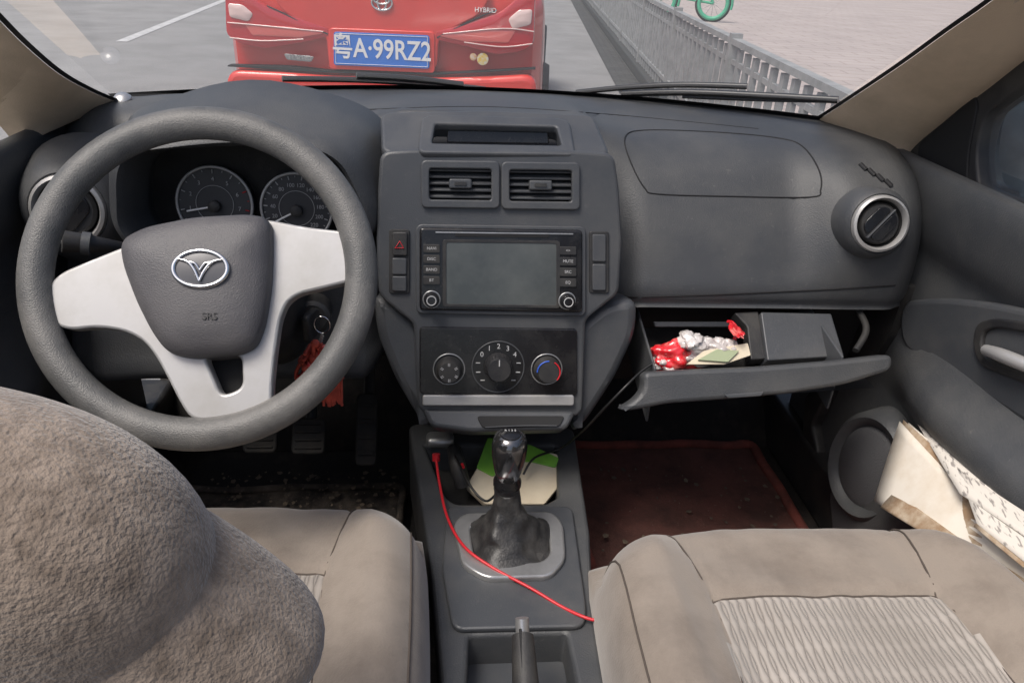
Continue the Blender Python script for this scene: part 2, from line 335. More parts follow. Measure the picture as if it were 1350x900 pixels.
lathe('sticker',RC,e,[(.030,.0),(.030,.010),(.026,.011),(.005,.011)],M('sticker_yellow',(.75,.5,.05),.5,col2=(.7,.68,.6),vs=60),car)
lathe('sticker_b',RC,(e[0]-.05,e[1]+.008),[(.018,.0),(.018,.010),(.016,.011),(.005,.011)],M('sticker_orange',(.7,.35,.1),.5,col2=(.7,.6,.5),vs=60),car)
# ================================================================ OWN CAR: dashboard
dash=root('dashboard')
def WB(x): return 1.45-.17*(x/.57)**2
Pp=[(0,-.243),(1.22,-.247),(1.15,-.254),(1.10,-.278),(1.065,-.315),(1.03,-.365),(1.005,-.41),(.99,-.44),(.992,-.462),(1.02,-.474),(1.32,-.49)]
Pc=[(0,-.243),(1.28,-.230),(1.16,-.222),(1.13,-.232),(1.11,-.30),(1.09,-.36),(1.07,-.42),(1.06,-.46),(1.06,-.5),(1.08,-.52),(1.3,-.54)]
Pd=[(0,-.243),(1.24,-.232),(1.16,-.232),(1.12,-.25),(1.09,-.30),(1.06,-.36),(1.035,-.42),(1.01,-.48),(.99,-.54),(1.0,-.60),(1.3,-.63)]
def mixp(A,B,t): return [((a[0]*(1-t)+b[0]*t),(a[1]*(1-t)+b[1]*t)) for a,b in zip(A,B)]
def endp(P,dy,dz): return [(p[0]+dy,p[1]+dz) for p in P]
# end of dash swells toward the cabin around the round vents
Pe=[(0,-.243),(1.20,-.247),(1.12,-.252),(1.055,-.272),(1.015,-.305),(.992,-.345),(.982,-.385),(.98,-.43),(.987,-.46),(1.02,-.474),(1.32,-.49)]
st=[(-.67,endp(Pd,.12,-.03)),(-.63,endp(Pd,.05,-.012)),(-.57,endp(Pd,.0,-.005)),(-.5,Pd),(-.2,Pd),(-.13,Pc),(.13,Pc),(.17,mixp(Pc,Pp,.6)),(.22,Pp),(.44,Pp),(.53,Pe),(.60,Pe),(.635,endp(Pe,.02,-.004)),(.655,endp(Pe,.06,-.012))]
def prof(x):
    for (x0,a),(x1,b) in zip(st,st[1:]):
        if x0<=x<=x1:
            t=(x-x0)/(x1-x0); t=t*t*(3-2*t); P=mixp(a,b,t); break
    P=list(P); P[0]=(WB(x),P[0][1]); 
    if P[1][0]>WB(x)-.04: P[1]=(WB(x)-.04,P[1][1])
    if P[2][0]>WB(x)-.07: P[2]=(WB(x)-.07,P[2][1])
    return P
xs=[-.67+1.325*i/90 for i in range(91)]
xs[-1]=.6549
loops=[[V((x,y,z)) for y,z in cat2] for x in xs for cat2 in [[(q.x,q.y) for q in cat([V((a,b,0)) for a,b in prof(x)],4)]]]
dobj=loft('dash_body',loops,m_dash,dash,closed=False,ang=70,fix=True)
bvh=BVHTree.FromPolygons([v.co-OFF for v in dobj.data.vertices],[tuple(p.vertices) for p in dobj.data.polygons])
def PD(u,v,lift=.0):
    d=ray(u,v).normalized(); h=bvh.ray_cast(C,d); p=h[0] if h[0] else PY(u,v,1.05)
    return p-d*lift
def groove(name,pts,r=.0014,cyc=False,mat=None,par=None):
    q=cat([V((a,b,0)) for a,b in pts],6,cyc); tube(name,[PD(p.x,p.y) for p in q],r,mat or m_black,par or dash,cyc=cyc,sm=False,res=3)
groove('airbag_lid_seam',[(824,182),(850,172),(950,175),(1030,183),(1060,195),(1080,225),(1082,250),(1068,260),(960,259),(868,256),(850,248),(832,215)],cyc=True,r=.0012)
groove('dash_edge_seam',[(812,392),(900,390),(1000,386),(1100,381),(1180,376)])
groove('top_seam',[(390,150),(500,144),(640,141),(790,150),(900,160),(1000,170)],r=.0008)
for k in range(4):
    groove('defrost_slot',[(1134+k*11,217+k*7),(1142+k*11,225+k*7)],r=.004)
    groove('defrost_slot',[(66+k*9,222-k*5),(76+k*9,214-k*5)],r=.004)
lathe('sensor',Fr(PD(782,176),(0,-.5,.9)),(0,0),[(.006,-.002),(.006,.003),(.003,.005)],m_white,dash)
lathe('sunload_sensor',Fr(PD(162,132),(0,-.3,.95)),(0,0),[(.013,-.004),(.013,.004),(.008,.009),(.002,.010)],m_satin,dash)
def rvent(u,v,y,s=1,big=1,flush=False):
    c=PY(u,v,y); fr=Fr(c,(-math.copysign(.08,c.x),-1,.30 if flush else .18)); p=root('round_air_vent')
    sc_=lambda L:[(r*s,h) for r,h in L]
    if flush: lathe('pod',fr,(0,0),sc_([(.056,-.05),(.052,-.012),(.047,-.003),(.044,.0),(.040,-.004)]),m_dash,p,cap=False)
    else: lathe('pod',fr,(0,0),sc_([(.085*big,-.09),(.070*big,-.045),(.058,-.016),(.049,-.002),(.044,.001),(.040,-.004)]),m_dash,p,cap=False)
    lathe('ring',fr,(0,0),sc_([(.0345,-.004),(.035,.003),(.0375,.007),(.041,.005),(.0425,-.004)]),m_silver,p,cap=False)
    lathe('ring_inner',fr,(0,0),sc_([(.035,-.002),(.032,-.008),(.031,-.03)]),m_dark,p,cap=False)
    lathe('core',fr,(0,0),sc_([(.036,-.03),(.005,-.03)]),m_black,p)
    lathe('disc',fr,(0,0),sc_([(.0305,-.016),(.0305,-.004),(.027,.0005),(.010,.002),(.002,.002)]),m_dark,p)
    a=.85; ax=V((math.cos(a),math.sin(a))); ay=V((-math.sin(a),math.cos(a)))
    for k in(-1,1):
        pts=[ax*x*s+ay*y*s for x,y in((-.026,k*.003),(.026,k*.003),(.018,k*.019),(-.018,k*.019))]
        plate('louvre',fr,[[tuple(q) for q in pts]],-.002,.0055,m_gloss,p,bev=.001,r=.009,local=True)
    pts=[ax*x*s+ay*y*s for x,y in((-.028,-.0012),(.028,-.0012),(.028,.0012),(-.028,.0012))]
    plate('centre_fin',fr,[[tuple(q) for q in pts]],-.002,.008,m_stack,p,bev=.0008,r=.001,local=True)
rvent(1160,295,.972,.97,flush=True); rvent(90,277,.99,1.12)
# ---------------- instrument binnacle
DF=Fr((-.34,1.035,-.30),(0,-1,.18))
clu=root('instrument_cluster')
inn=[(168,300),(163,260),(166,222),(185,203),(240,196),(320,192),(400,196),(440,212),(462,245),(475,280),(470,310),(420,325),(300,330),(200,325)]
def atY(pts,y): return [PY(u,v,y) for u,v in pts]
li=cat(atY(inn,.955),5,True); cc=sum(li,V())/len(li)
lb=[V((cc.x+(p.x-cc.x)*.97,1.045,cc.z-.012+(p.z-cc.z)*.9)) for p in li]
def grow(l,k,dy,dz=0,up=0):
    out=[]
    for p in l:
        q=p-cc; n=V((q.x,0,q.z)).normalized(); out.append(V((p.x+n.x*k,p.y+dy,p.z+n.z*k*(1 if n.z>0 else .3)+dz)))
    return out
loft('hood',[lb,li,grow(li,.006,-.008),grow(li,.014,-.004),grow(li,.022,.012),grow(li,.035,.06),grow(li,.055,.15,.0),grow(li,.04,.2,-.02)],m_dash,clu,cap=False,ang=80)
mesh('cluster_face',lb,[tuple(range(len(lb)))],m_dark,clu,smooth=False)
m_dialf=M('dial_face',(.04,.041,.046),.4)
m_dprint=M('dial_print',(.42,.42,.42),.5)
def dial(nm,u,v,r,n,labels,needle,a0=-2.35,a1=2.35,red=None):
    a,b=DF.px(u,v,.012)
    lathe(nm+'_face',DF,(a,b),[(r,-.01),(r,.010),(r*.97,.010),(.002,.009)],m_dialf,clu)
    tube(nm+'_ring',[DF.p3(a+r*math.cos(t*math.pi/24),b+r*math.sin(t*math.pi/24),.012) for t in range(48)],.0020,m_silver,clu,cyc=True,sm=False)
    tube(nm+'_ring_inner',[DF.p3(a+r*.5*math.cos(t*math.pi/16),b+r*.5*math.sin(t*math.pi/16),.011) for t in range(32)],.0004,m_dprint,clu,cyc=True,sm=False)
    for k in range(n*2+1):
        t=a0+(a1-a0)*k/(2*n); s,c=math.sin(t),math.cos(t); L0=.82 if k%2==0 else .88
        mt=m_dprint if not(red and k/(2*n)>red) else m_cred
        tube(nm+'_tick',[DF.p3(a+s*r*L0,b+c*r*L0,.0115),DF.p3(a+s*r*.93,b+c*r*.93,.0115)],.0005 if k%2 else .0008,mt,clu,sm=False,res=1)
        if k%2==0 and k//2<len(labels): text(nm+'_num',labels[k//2],DF,a+s*r*.67,b+c*r*.67,r*.155,.0115,m_dprint,clu)
    e=DF.px(*needle,.014); tube(nm+'_needle',[DF.p3(a,b-.003,.016),DF.p3(e[0],e[1],.016)],.0013,m_white,clu,sm=False)
    lathe(nm+'_hub',DF,(a,b-.003),[(.008,.01),(.008,.018),(.005,.02),(.001,.02)],m_dark,clu)
dial('tachometer',283,269,.050,8,['0','1','2','3','4','5','6','7','8'],(247,278),red=.72)
dial('speedometer',391,275,.048,11,['0','20','40','60','80','100','120','140','160','180','200','220'],(362,293))
mesh('cluster_lens',[p+V((0,-.018,0)) for p in lb],[tuple(range(len(lb)))],m_lens,clu,smooth=False)
# ---------------- centre stack
SK=Fr((0,.98,-.26),(0,-.957,.29)); cs=root('center_stack')
vent1=rect(559,216,655,270); vent2=rect(665,218,761,272)
face=[(506,204),(560,201),(757,203),(806,207),(812,250),(816,320),(812,385),(795,398),(768,420),(764,545),(556,540),(550,425),(522,403),(504,388),(501,320),(503,250)]
plate('stack_body',SK,[face,vent1,vent2],-.10,.10,m_stack,cs,bev=.005,r=.010)
TP=Fr((0,.995,-.242),(0,-.40,.92))
cav=[(562,192),(567,160),(738,164),(747,195)]
plate('top_cowl',TP,[[(508,199),(506,150),(640,147),(779,153),(800,202),(757,200),(560,198)],cav],-.026,.024,m_stack,cs,bev=.005,r=.012)
plate('cowl_rim',TP,[[(554,199),(559,155),(574,152),(737,157),(749,161),(756,202)],[(566,190),(571,161),(736,165),(744,193)]],-.008,.012,m_stack,cs,bev=.003,r=.008)
plate('display_recess',TP,[[(556,200),(560,146),(745,150),(755,202)]],-.06,.01,m_black,cs,r=.004)
RB=Fr((0,1.045,-.238),(0,-.95,.3))
plate('display_panel',RB,[[(590,163),(722,166),(724,190),(589,188)]],-.004,.004,m_gloss,cs,r=.003)
av=root('center_air_vent')
for (u0,v0,u1,v1) in((557,213,657,272),(663,215,763,274)):
    plate('frame',SK,[rect(u0,v0,u1,v1),rect(u0+7,v0+7,u1-7,v1-7)],-.004,.010,m_stack,av,bev=.002,r=.006)
    plate('back',SK,[rect(u0+4,v0+4,u1-4,v1-4)],-.055,.01,m_black,av,r=.002)
    for k in range(5):
        vv=v0+13+k*(v1-v0-24)/4
        q0=SK.hit(u0+6,vv,-.003); q1=SK.hit(u1-6,vv+1.2,-.003)
        ww=SK.n*-.016+V((0,0,.007)); tt=V((0,0,.0028))
        mesh('slat',[q0,q1,q1+ww,q0+ww,q0+tt,q1+tt,q1+ww+tt,q0+ww+tt],[(0,1,2,3),(4,7,6,5),(0,4,5,1),(1,5,6,2),(2,6,7,3),(3,7,4,0)],m_stack,av,bev=.0007)
    uc=(u0+u1)/2; vc=(v0+v1)/2
    plate('slider',SK,[rect(uc-15,vc-7,uc+15,vc+6)],-.008,.014,m_stack,av,bev=.002,r=.003)
    plate('slider_notch',SK,[rect(uc-8,vc-3,uc+8,vc+2)],.0065,.001,m_dark,av,bev=.0002,r=.001)
for (a,b,c,d) in((513,302,540,387),(777,305,803,386)):
    plate('button_strip',SK,[rect(a,b,c,d)],-.001,.004,m_dark,cs,bev=.001,r=.004)
    plate('button_cap',SK,[rect(a+4,b+(38 if a<600 else 4),c-4,b+(60 if a<600 else 40))],.002,.004,m_stack,cs,r=.003)
    plate('button_cap',SK,[rect(a+4,b+(62 if a<600 else 43),c-4,d-3)],.002,.004,m_stack,cs,r=.003)
plate('hazard_button',SK,[rect(517,306,537,337)],.002,.005,m_dark,cs,r=.003)
t=[SK.px(527,318,.008),SK.px(532,327,.008),SK.px(521,327,.008)]
tube('hazard_triangle',[SK.p3(p[0],p[1],.0075) for p in t],.0009,m_cred,cs,cyc=True,sm=False)
# car stereo
rd=root('car_stereo')
plate('bezel',SK,[rect(553,300,768,409,.015)],-.002,.011,m_gloss,rd,bev=.003,r=.006)
plate('surround',SK,[rect(550,297,771,412,.015),rect(556,303,765,406,.015)],-.001,.006,m_stack,rd,bev=.0015,r=.008)
plate('screen',SK,[rect(588,319,734,401,.012)],.0088,.0014,m_screen,rd,bev=.0004,r=.003)
plate('screen_frame',SK,[rect(584,316,738,404,.012),rect(588,319,734,401,.012)],.009,.002,m_dark,rd,bev=.0004,r=.004)
plate('disc_slot',SK,[rect(600,308,724,312,.012)],.0088,.0012,m_black,rd,bev=.0003,r=.002)
plate('disc_slot_trim',SK,[rect(574,305.5,756,307.3,.012)],.0088,.0016,m_satin,rd,bev=.0004,r=.001)
for k in range(4):
    for u in(558,738):
        plate('button',SK,[rect(u,322+k*14+(3 if u>600 else 0),u+22,333+k*14+(3 if u>600 else 0))],.0088,.0025,m_dark,rd,bev=.0006,r=.002)
        a,b=SK.px(u+11,327.5+k*14+(3 if u>600 else 0),.012); text('label',['NAVI','DISC','BAND','BT'][k] if u<600 else ['<>','MUTE','SRC','EQ'][k],SK,a,b,.0055,.0116,m_print,rd,ex=.0001)
for u,v in((569,395),(748,397)):
    a,b=SK.px(u,v,.015); lathe('knob',SK,(a,b),[(.0115,.008),(.0115,.012),(.010,.013),(.0095,.024),(.008,.026),(.001,.0262)],m_gloss,rd)
    tube('knob_ring',[SK.p3(a+.0112*math.cos(t*.2618),b+.0112*math.sin(t*.2618),.0125) for t in range(24)],.0011,m_satin,rd,cyc=True,sm=False)
    tube('knob_cap_ring',[SK.p3(a+.006*math.cos(t*.2618),b+.006*math.sin(t*.2618),.0258) for t in range(24)],.0007,m_print,rd,cyc=True,sm=False)
# climate panel
cl=root('climate_control_panel')
plate('panel',SK,[rect(553,431,761,519,.012)],-.004,.009,m_gloss,cl,bev=.002,r=.006)
plate('silver_trim',SK,[rect(557,521,757,535,.0)],-.002,.01,m_silver,cl,bev=.002,r=.004)
for u,v,r,n in((592,487,.022,6),(657,484,.037,11),(721,487,.022,0)):
    a,b=SK.px(u,v,.008)
    tube('dial_ring',[SK.p3(a+r*.98*math.cos(t*math.pi/24),b+r*.98*math.sin(t*math.pi/24),.0055) for t in range(48)],.0009,m_satin if n!=11 else m_stack,cl,cyc=True,sm=False)
    rr=r*(.8 if n!=11 else .52)
    lathe('dial_knob',SK,(a,b),[(rr*1.05,.004),(rr*1.05,.009),(rr,.012),(rr*.9,.024),(rr*.8,.027),(rr*.1,.0272)],m_dark,cl,n=48)
    if n==11:
        for k in range(11):
            t=-2.3+4.6*k/10; a2=a+math.sin(t)*r*.78; b2=b+math.cos(t)*r*.78
            if 2<k<8: text('fan_number',str(k-3),SK,a2,b2,.010,.0055,m_print,cl,ex=.0001)
            else: tube('mark',[SK.p3(a2-.003,b2,.0056),SK.p3(a2+.003,b2,.0056)],.0007,m_print,cl,sm=False,res=1)
        tube('pointer',[SK.p3(a,b+rr*.3,.0275),SK.p3(a,b+rr*.75,.0272)],.0008,m_print,cl,sm=False)
        for k in range(24):
            t=k*math.pi/12; tube('grip',[SK.p3(a+rr*.99*math.cos(t),b+rr*.99*math.sin(t),.011),SK.p3(a+rr*.9*math.cos(t),b+rr*.9*math.sin(t),.023)],.0009,m_dark,cl,sm=False,res=1)
    elif n==6:
        for k in range(6):
            t=k*1.047+.5; text('mode_icon','=',SK,a+math.cos(t)*r*.5,b+math.sin(t)*r*.5,.009,.0275,m_print,cl,ex=.0001,rot=t)
    else:
        tube('temp_blue',[SK.p3(a+rr*.9*math.cos(t*.12),b+rr*.9*math.sin(t*.12),.0265) for t in range(13,27)],.0010,m_bluek,cl,sm=False)
        tube('temp_red',[SK.p3(a+rr*.9*math.cos(t*.12),b+rr*.9*math.sin(t*.12),.0265) for t in range(-6,10)],.0010,m_cred,cl,sm=False)
plate('arm_right',SK,[[(758,432),(800,398),(842,393),(840,440),(812,500),(775,556),(755,575)]],-.13,.115,m_stack,cs,bev=.014,r=.02)
plate('arm_left',SK,[[(560,430),(522,398),(492,388),(496,440),(520,500),(548,548),(566,570)]],-.13,.115,m_stack,cs,bev=.014,r=.02)
LK=Fr((0,.885,-.575),(0,-.75,.66))
plate('lower_lip',LK,[[(556,537),(760,541),(748,566),(620,569),(568,562)]],-.05,.05,m_stack,cs,bev=.006,r=.01)
plate('cubby_mouth',LK,[[(628,548),(745,548),(738,562),(636,564)]],.0005,.002,m_black,cs,r=.006)
tube('cubby_edge',[LK.hit(640,563,.003),LK.hit(690,561,.003),LK.hit(734,561,.003)],.0009,m_stack,cs)
# ================================================================ steering wheel
wc=PY(266,363,.75); t=math.radians(34); WF=Fr(wc,(0,-math.cos(t),math.sin(t)))
sw=root('steering_wheel')
Rm=.1665
rl=[]
for i in range(96):
    th=2*math.pi*i/96; l=[]
    for j in range(20):
        ph=2*math.pi*j/20
        l.append(WF.p3((Rm+.0175*math.cos(ph))*math.cos(th),(Rm+.0175*math.cos(ph))*math.sin(th),.0155*math.sin(ph)))
    rl.append(l)
rl.append(rl[0]); loft('rim',rl,m_wheel,sw,cap=False,ang=80)
sil=[(66,378),(82,362),(120,346),(170,326),(250,305),(350,292),(400,302),(452,308),(470,316),(474,345),(466,366),(430,375),(392,384),(375,396),(365,420),(358,470),(354,510),(354,538),(300,550),(254,550),(240,528),(226,500),(210,470),(193,447),(168,433),(130,427),(92,431),(74,425)]
hole=[(264,466),(322,464),(324,514),(289,527)]
plate('silver_spokes',WF,[sil,hole],-.018,.020,m_silver,sw,bev=.003,r=.012)
plate('spoke_hole_back',WF,[[(255,455),(330,455),(334,530),(285,540)]],-.035,.010,m_black,sw,r=.01)
pad=[(164,320),(196,303),(260,290),(330,286),(352,289),(361,300),(362,330),(360,380),(352,430),(341,458),(322,468),(290,472),(255,474),(226,467),(206,440),(186,400),(168,352)]
dome('airbag_pad',WF,pad,[(1.0,-.03),(1.0,.006),(.985,.014),(.95,.019),(.8,.025),(.55,.030),(.3,.032),(.08,.033)],m_pad,sw,r=.012,ang=60)
dome('column_shroud',Fr(WF.p3(0,-.01,-.04),WF.n),[(-.06,.05),(.06,.05),(.07,0),(.05,-.06),(-.05,-.06),(-.07,0)],[(.8,.02),(1,0),(1.1,-.12),(1.1,-.22)],m_dark,sw,r=.03,local=True)
e=WF.px(264,354,.034)
tube('emblem_ring',[WF.p3(e[0]+.0265*math.cos(t*.2094),e[1]+.0185*math.sin(t*.2094),.0335) for t in range(30)],.0024,m_chrome,sw,cyc=True)
dome('emblem_base',WF,[(e[0]+.025*math.cos(t*.3142),e[1]+.017*math.sin(t*.3142)) for t in range(20)],[(1,.028),(1,.0335),(.5,.0345)],M('emblem_grey',(.10,.10,.105),.3,.5),sw,r=0,local=True)
for s in(-1,1):
    tube('emblem_wing',[WF.p3(e[0]+s*x,e[1]+y,.036) for x,y in((.0225,.0095),(.012,.0065),(.005,-.002),(0,-.013))],.0016,m_chrome,sw,radii=[.4,1,1,.8])
    tube('emblem_wing_inner',[WF.p3(e[0]+s*x,e[1]+y,.036) for x,y in((.013,.006),(.005,.005),(.0,-.002))],.0014,m_chrome,sw,radii=[1,1,.6])
e=WF.px(276,417,.032); text('airbag_text','SRS',WF,e[0],e[1],.010,.0305,m_dark,sw,ex=.0012)
# stalks
stk=root('turn_signal_stalk')
a,b=PY(150,325,.86),PY(82,318,.83)
tube('lever',[PY(200,335,.9),a,PY(112,321,.84),b],.011,m_dark,stk,radii=[.6,.7,1.0,1.15])
tube('collar',[PY(120,322,.84),PY(108,320.5,.838)],.0135,m_stack,stk,sm=False)
stk2=root('wiper_stalk'); tube('lever',[PY(350,330,.9),PY(400,322,.86),PY(432,318,.85)],.010,m_dark,stk2,radii=[.7,.8,1.1])
# keys
ky=root('car_keys')
k0=PY(412,420,.90); kf=Fr(k0,(.1,-1,.2))
lathe('ignition_barrel',kf,(0,0),[(.024,-.05),(.023,-.005),(.018,.0),(.004,.0)],m_dark,ky)
plate('key_head',Fr(kf.p3(0,0,.03),(1,-.25,0),(0,0,1)),[[(-.018,-.02),(.018,-.02),(.02,.018),(-.02,.018)]],-.005,.01,m_dark,ky,bev=.003,r=.01,local=True)
tube('key_ring',[PY(424,430,.86)+V((.010*math.cos(t*.35),.004,.012*math.sin(t*.35))) for t in range(18)],.0008,m_chrome,ky,cyc=True,sm=False)
for k in range(7):
    tube('chain',[PY(424-k,440+k*3,.84),PY(426-k,444+k*3,.84)],.0016,m_satin,ky,sm=False)
for k in range(80):
    u=418+random.gauss(0,9); v=452+random.random()*34; L=random.random()*34+8
    p=PY(u,v,.83+random.uniform(-.012,.012)); q=PY(u+random.uniform(-12,18),v+L,.83+random.uniform(-.012,.012)); 
    tube('tassel_cord',[p,(p+q)/2+V((random.uniform(-.008,.008),0,0)),q],.0024,m_tassel,ky,res=2)
for k in range(16):
    p=PY(408+k*1.8+random.gauss(0,5),474+random.gauss(0,9),.82); ellip('bead',p,(.0055,.0055,.0055),m_tassel,ky,seg=10)
for k in range(12):
    p=PY(393+k*3.2,503-k*4.0+random.gauss(0,2),.82); ellip('bead',p,(.0045,.0045,.006),m_bag if k%2 else m_tassel,ky,seg=10)
for k in range(24):
    u=438+random.gauss(0,6); p=PY(u,505+random.gauss(0,4),.83); q=PY(u+random.gauss(0,3),530+random.gauss(0,4),.83); tube('tassel_end',[p,q],.002,m_tassel,ky,sm=False,res=2)
# ================================================================ floor / footwell
fl=root('car_floor'); zf=-.96
mesh('floor_pan',[(-.68,-.9,zf),(.68,-.9,zf),(.68,1.55,zf),(-.68,1.55,zf)],[(0,1,2,3)],m_carpet,fl,smooth=False)
mesh('firewall',[(-.68,1.44,zf),(.68,1.44,zf),(.68,1.5,-.3),(-.68,1.5,-.3)],[(0,1,2,3)],m_carpet,fl,smooth=False)
loft('toe_board',[[V((x,1.30,zf+.002)),V((x,1.43,zf+.16)),V((x,1.43,zf+.0))] for x in(-.67,.67)],m_carpet,fl)
loft('tunnel',[[V((-.13,y,zf)),V((-.11,y,-.80)),V((.11,y,-.80)),V((.13,y,zf))] for y in(-.6,1.4)],m_carpet,fl,bev=.02)
loft('tunnel_carpet',[[V((.143,y,zf)),V((.124,y,-.77)),V((.128,y,-.77)),V((.165,y,zf))] for y in(.5,1.12)],m_redcarpet,fl)
for sx in(-1,1): loft('sill',[[V((sx*.64,y,zf)),V((sx*.64,y,zf+.12)),V((sx*.74,y,zf+.12)),V((sx*.74,y,zf))] for y in(-.9,1.4)],m_dark,fl,bev=.01)
def fmat(name,x0,x1,y0,y1,mt,rim,rr=.007):
    o=root(name)
    nx,ny=40,50; vs=[];fs=[]
    for i in range(nx+1):
        for j in range(ny+1):
            x=x0+(x1-x0)*i/nx; y=y0+(y1-y0)*j/ny
            vs.append((x+.012*noise.noise(V((y*5,3,i*.02))),y+.012*noise.noise(V((x*6,9,0))),zf+.014+.010*noise.noise(V((x*7,y*7,1)))+.004*noise.noise(V((x*25,y*25,2)))))
    for i in range(nx):
        for j in range(ny): a=i*(ny+1)+j; fs.append((a,a+ny+1,a+ny+2,a+1))
    s=mesh('sheet',vs,fs,mt,o,ang=180); so=s.modifiers.new('t','SOLIDIFY'); so.thickness=.006
    P=[vs[j] for j in range(0,ny,5)]+[vs[i*(ny+1)+ny] for i in range(0,nx,5)]+[vs[nx*(ny+1)+j] for j in range(ny,0,-5)]+[vs[i*(ny+1)] for i in range(nx,0,-5)]
    tube('bound_edge',[V(p)+V((0,0,.002)) for p in P],rr,rim,o,cyc=True)
fmat('floor_mat',.175,.60,.60,1.29,m_mat,m_redcarpet,.010)
fmat('floor_mat.001',-.60,-.16,.55,1.16,m_matblk,m_matblk)
vs=[];fs=[]
for k in range(600):
    s_=random.random()<.8
    c=V((random.uniform(-.52,-.15) if s_ else random.uniform(.2,.58),random.uniform(.75,1.2),zf+.026)); r=random.choice((.0015,.002,.003,.004,.006)); i=len(vs); a0=random.random()*6
    for q in range(5): vs.append(c+V((math.cos(a0+q*1.2566)*r*random.uniform(.6,1.3),math.sin(a0+q*1.2566)*r,random.uniform(0,.003))))
    fs.append(tuple(range(i,i+5)))
mesh('dirt_debris',vs,fs,M('debris',(.18,.14,.10),.9,col2=(.07,.055,.045),vs=30),None,smooth=False)
pd=root('pedals')
m_ped=M('pedal_rubber',(.010,.010,.010),.75,col2=(.03,.026,.022),vs=30)
for (u,v,w,h,y) in((408,575,.055,.06,1.06),(484,566,.035,.12,1.05),(345,575,.055,.055,1.06)):
    p=PY(u,v,y); fr=Fr(p,(0,-.8,.6)); plate('pad',fr,[[(-w/2,-h/2),(w/2,-h/2),(w/2,h/2),(-w/2,h/2)]],0,.012,m_ped,pd,r=.01,local=True,bev=.003)
    for k in range(4): plate('tread',fr,[[(-w*.38,-h*.36+k*h*.22),(w*.38,-h*.36+k*h*.22),(w*.38,-h*.30+k*h*.22),(-w*.38,-h*.30+k*h*.22)]],.012,.003,m_ped,pd,r=.001,local=True)
    tube('arm',[p+V((0,.01,0)),p+V((0,.12,.12)),p+V((0,.16,.3))],.009,m_dark,pd)
# ================================================================ console
con=root('center_console'); zc=-.72; CF=Fr((0,0,zc),(0,0,1))
tray=[(554,584),(737,584),(742,655),(722,667),(598,667),(582,655)]
brk=[(612,832),(752,828),(768,905),(775,980),(604,980)]
plate('console_top',CF,[[(543,560),(752,565),(772,700),(776,800),(800,960),(806,1010),(570,1010),(590,900),(575,750),(560,660)],tray,brk],-.14,.14,m_dash,con,bev=.006,r=.012)
plate('tray_bottom',CF,[[(550,580),(745,580),(745,670),(575,670)]],-.07,.02,m_dark,con,r=.01)
plate('brake_tray_bottom',CF,[[(600,820),(765,820),(790,1000),(590,1000)]],-.07,.02,m_stack,con,r=.01)
plate('raised_step',CF,[[(592,668),(752,668),(770,800),(768,822),(600,826),(586,750)],[(608,684),(737,684),(741,745),(722,756),(640,757),(612,742)]],.0,.008,m_stack,con,bev=.003,r=.012)
gl=root('gear_shift_lever')
plate('bezel',CF,[[(600,690),(612,677),(728,675),(740,690),(743,735),(724,757),(642,759),(612,742)],[(616,692),(725,688),(729,730),(715,742),(645,744),(622,732)]],.006,.010,m_satin,gl,bev=.003,r=.012)
plate('boot_skirt',CF,[[(612,688),(730,684),(734,734),(718,748),(642,750),(616,738)]],.004,.005,m_boot,gl,r=.01)
b0=PZ(672,716,zc+.008); kt=PY(673,571,.765)
sh=kt+V((.0,.005,-.088))
bl=[]
for i in range(33):
    t=i/32; c=b0.lerp(sh+V((0,0,-.005)),t**1.05); l=[]
    for j in range(48):
        th=2*math.pi*j/48
        sg=lambda q: math.copysign(abs(q)**(.6+.4*t),q)
        w=(.040*(1-t)**1.9+.0168+.0018*math.sin(t*24)*(1-t)*(1 if t>.1 else 0)); wy=w*.85+.003
        wr=1+.12*math.sin(th*4+t*6)*math.sin(math.pi*min(1,t*1.3))*(1-t)+.12*noise.noise(V((math.cos(th)*2,math.sin(th)*2,t*6)))
        l.append(c+V((sg(math.cos(th))*w*wr,sg(math.sin(th))*wy*wr,.008*math.sin(th*3+t*5)*(1-t))))
    bl.append(l)
loft('boot',bl,m_boot,gl,ang=80)
KF=Fr(sh,(kt-sh).normalized())
L=(kt-sh).length
lathe('collar',KF,(0,0),[(.0165,-.006),(.0165,.012),(.012,.016)],m_dark,gl)
lathe('knob',KF,(0,0),[(.012,.008),(.015,.015),(.0185,L*.35),(.0222,L*.6),(.0228,L*.78),(.020,L*.92),(.013,L*.985),(.003,L)],m_knob,gl,ang=80)
lathe('knob_cap',KF,(0,0),[(.0145,L*.955),(.0125,L*1.0),(.008,L*1.02),(.001,L*1.025)],m_gloss,gl)
lathe('knob_base',KF,(0,0),[(.0185,.004),(.0185,.010),(.015,.02),(.0155,.024)],m_gloss,gl)
text('shift_pattern','R 1 3 5',KF,0,.003,.005,L*1.026,m_print,gl,ex=.0001)
hb=root('handbrake_lever')
h0=PZ(700,1010,-.70); h1=PZ(689,838,-.66); h2=PZ(688,814,-.645)
tube('grip',[h0,h0.lerp(h1,.3),h0.lerp(h1,.6),h1],.0140,m_dark,hb,radii=[.9,1,1,.85])
tube('button',[h1,h2],.0075,m_satin,hb,sm=False)
tube('groove',[h0.lerp(h1,.2)+V((-.004,0,.0135)),h1+V((-.003,0,.011))],.0015,m_black,hb,sm=False)
nb=root('notepad')
NF=Fr(PZ(678,622,-.730),(.06,-.38,.92))
plate('pages',NF,[[(615,640),(648,584),(735,598),(742,634),(718,664),(640,664)]],-.008,.012,m_cream,nb,r=.004)
plate('green_cover',NF,[[(628,616),(643,576),(700,586),(737,603),(733,616),(700,608),(668,608),(650,628)]],.004,.003,m_green,nb,r=.004)
ch=root('phone_charger')
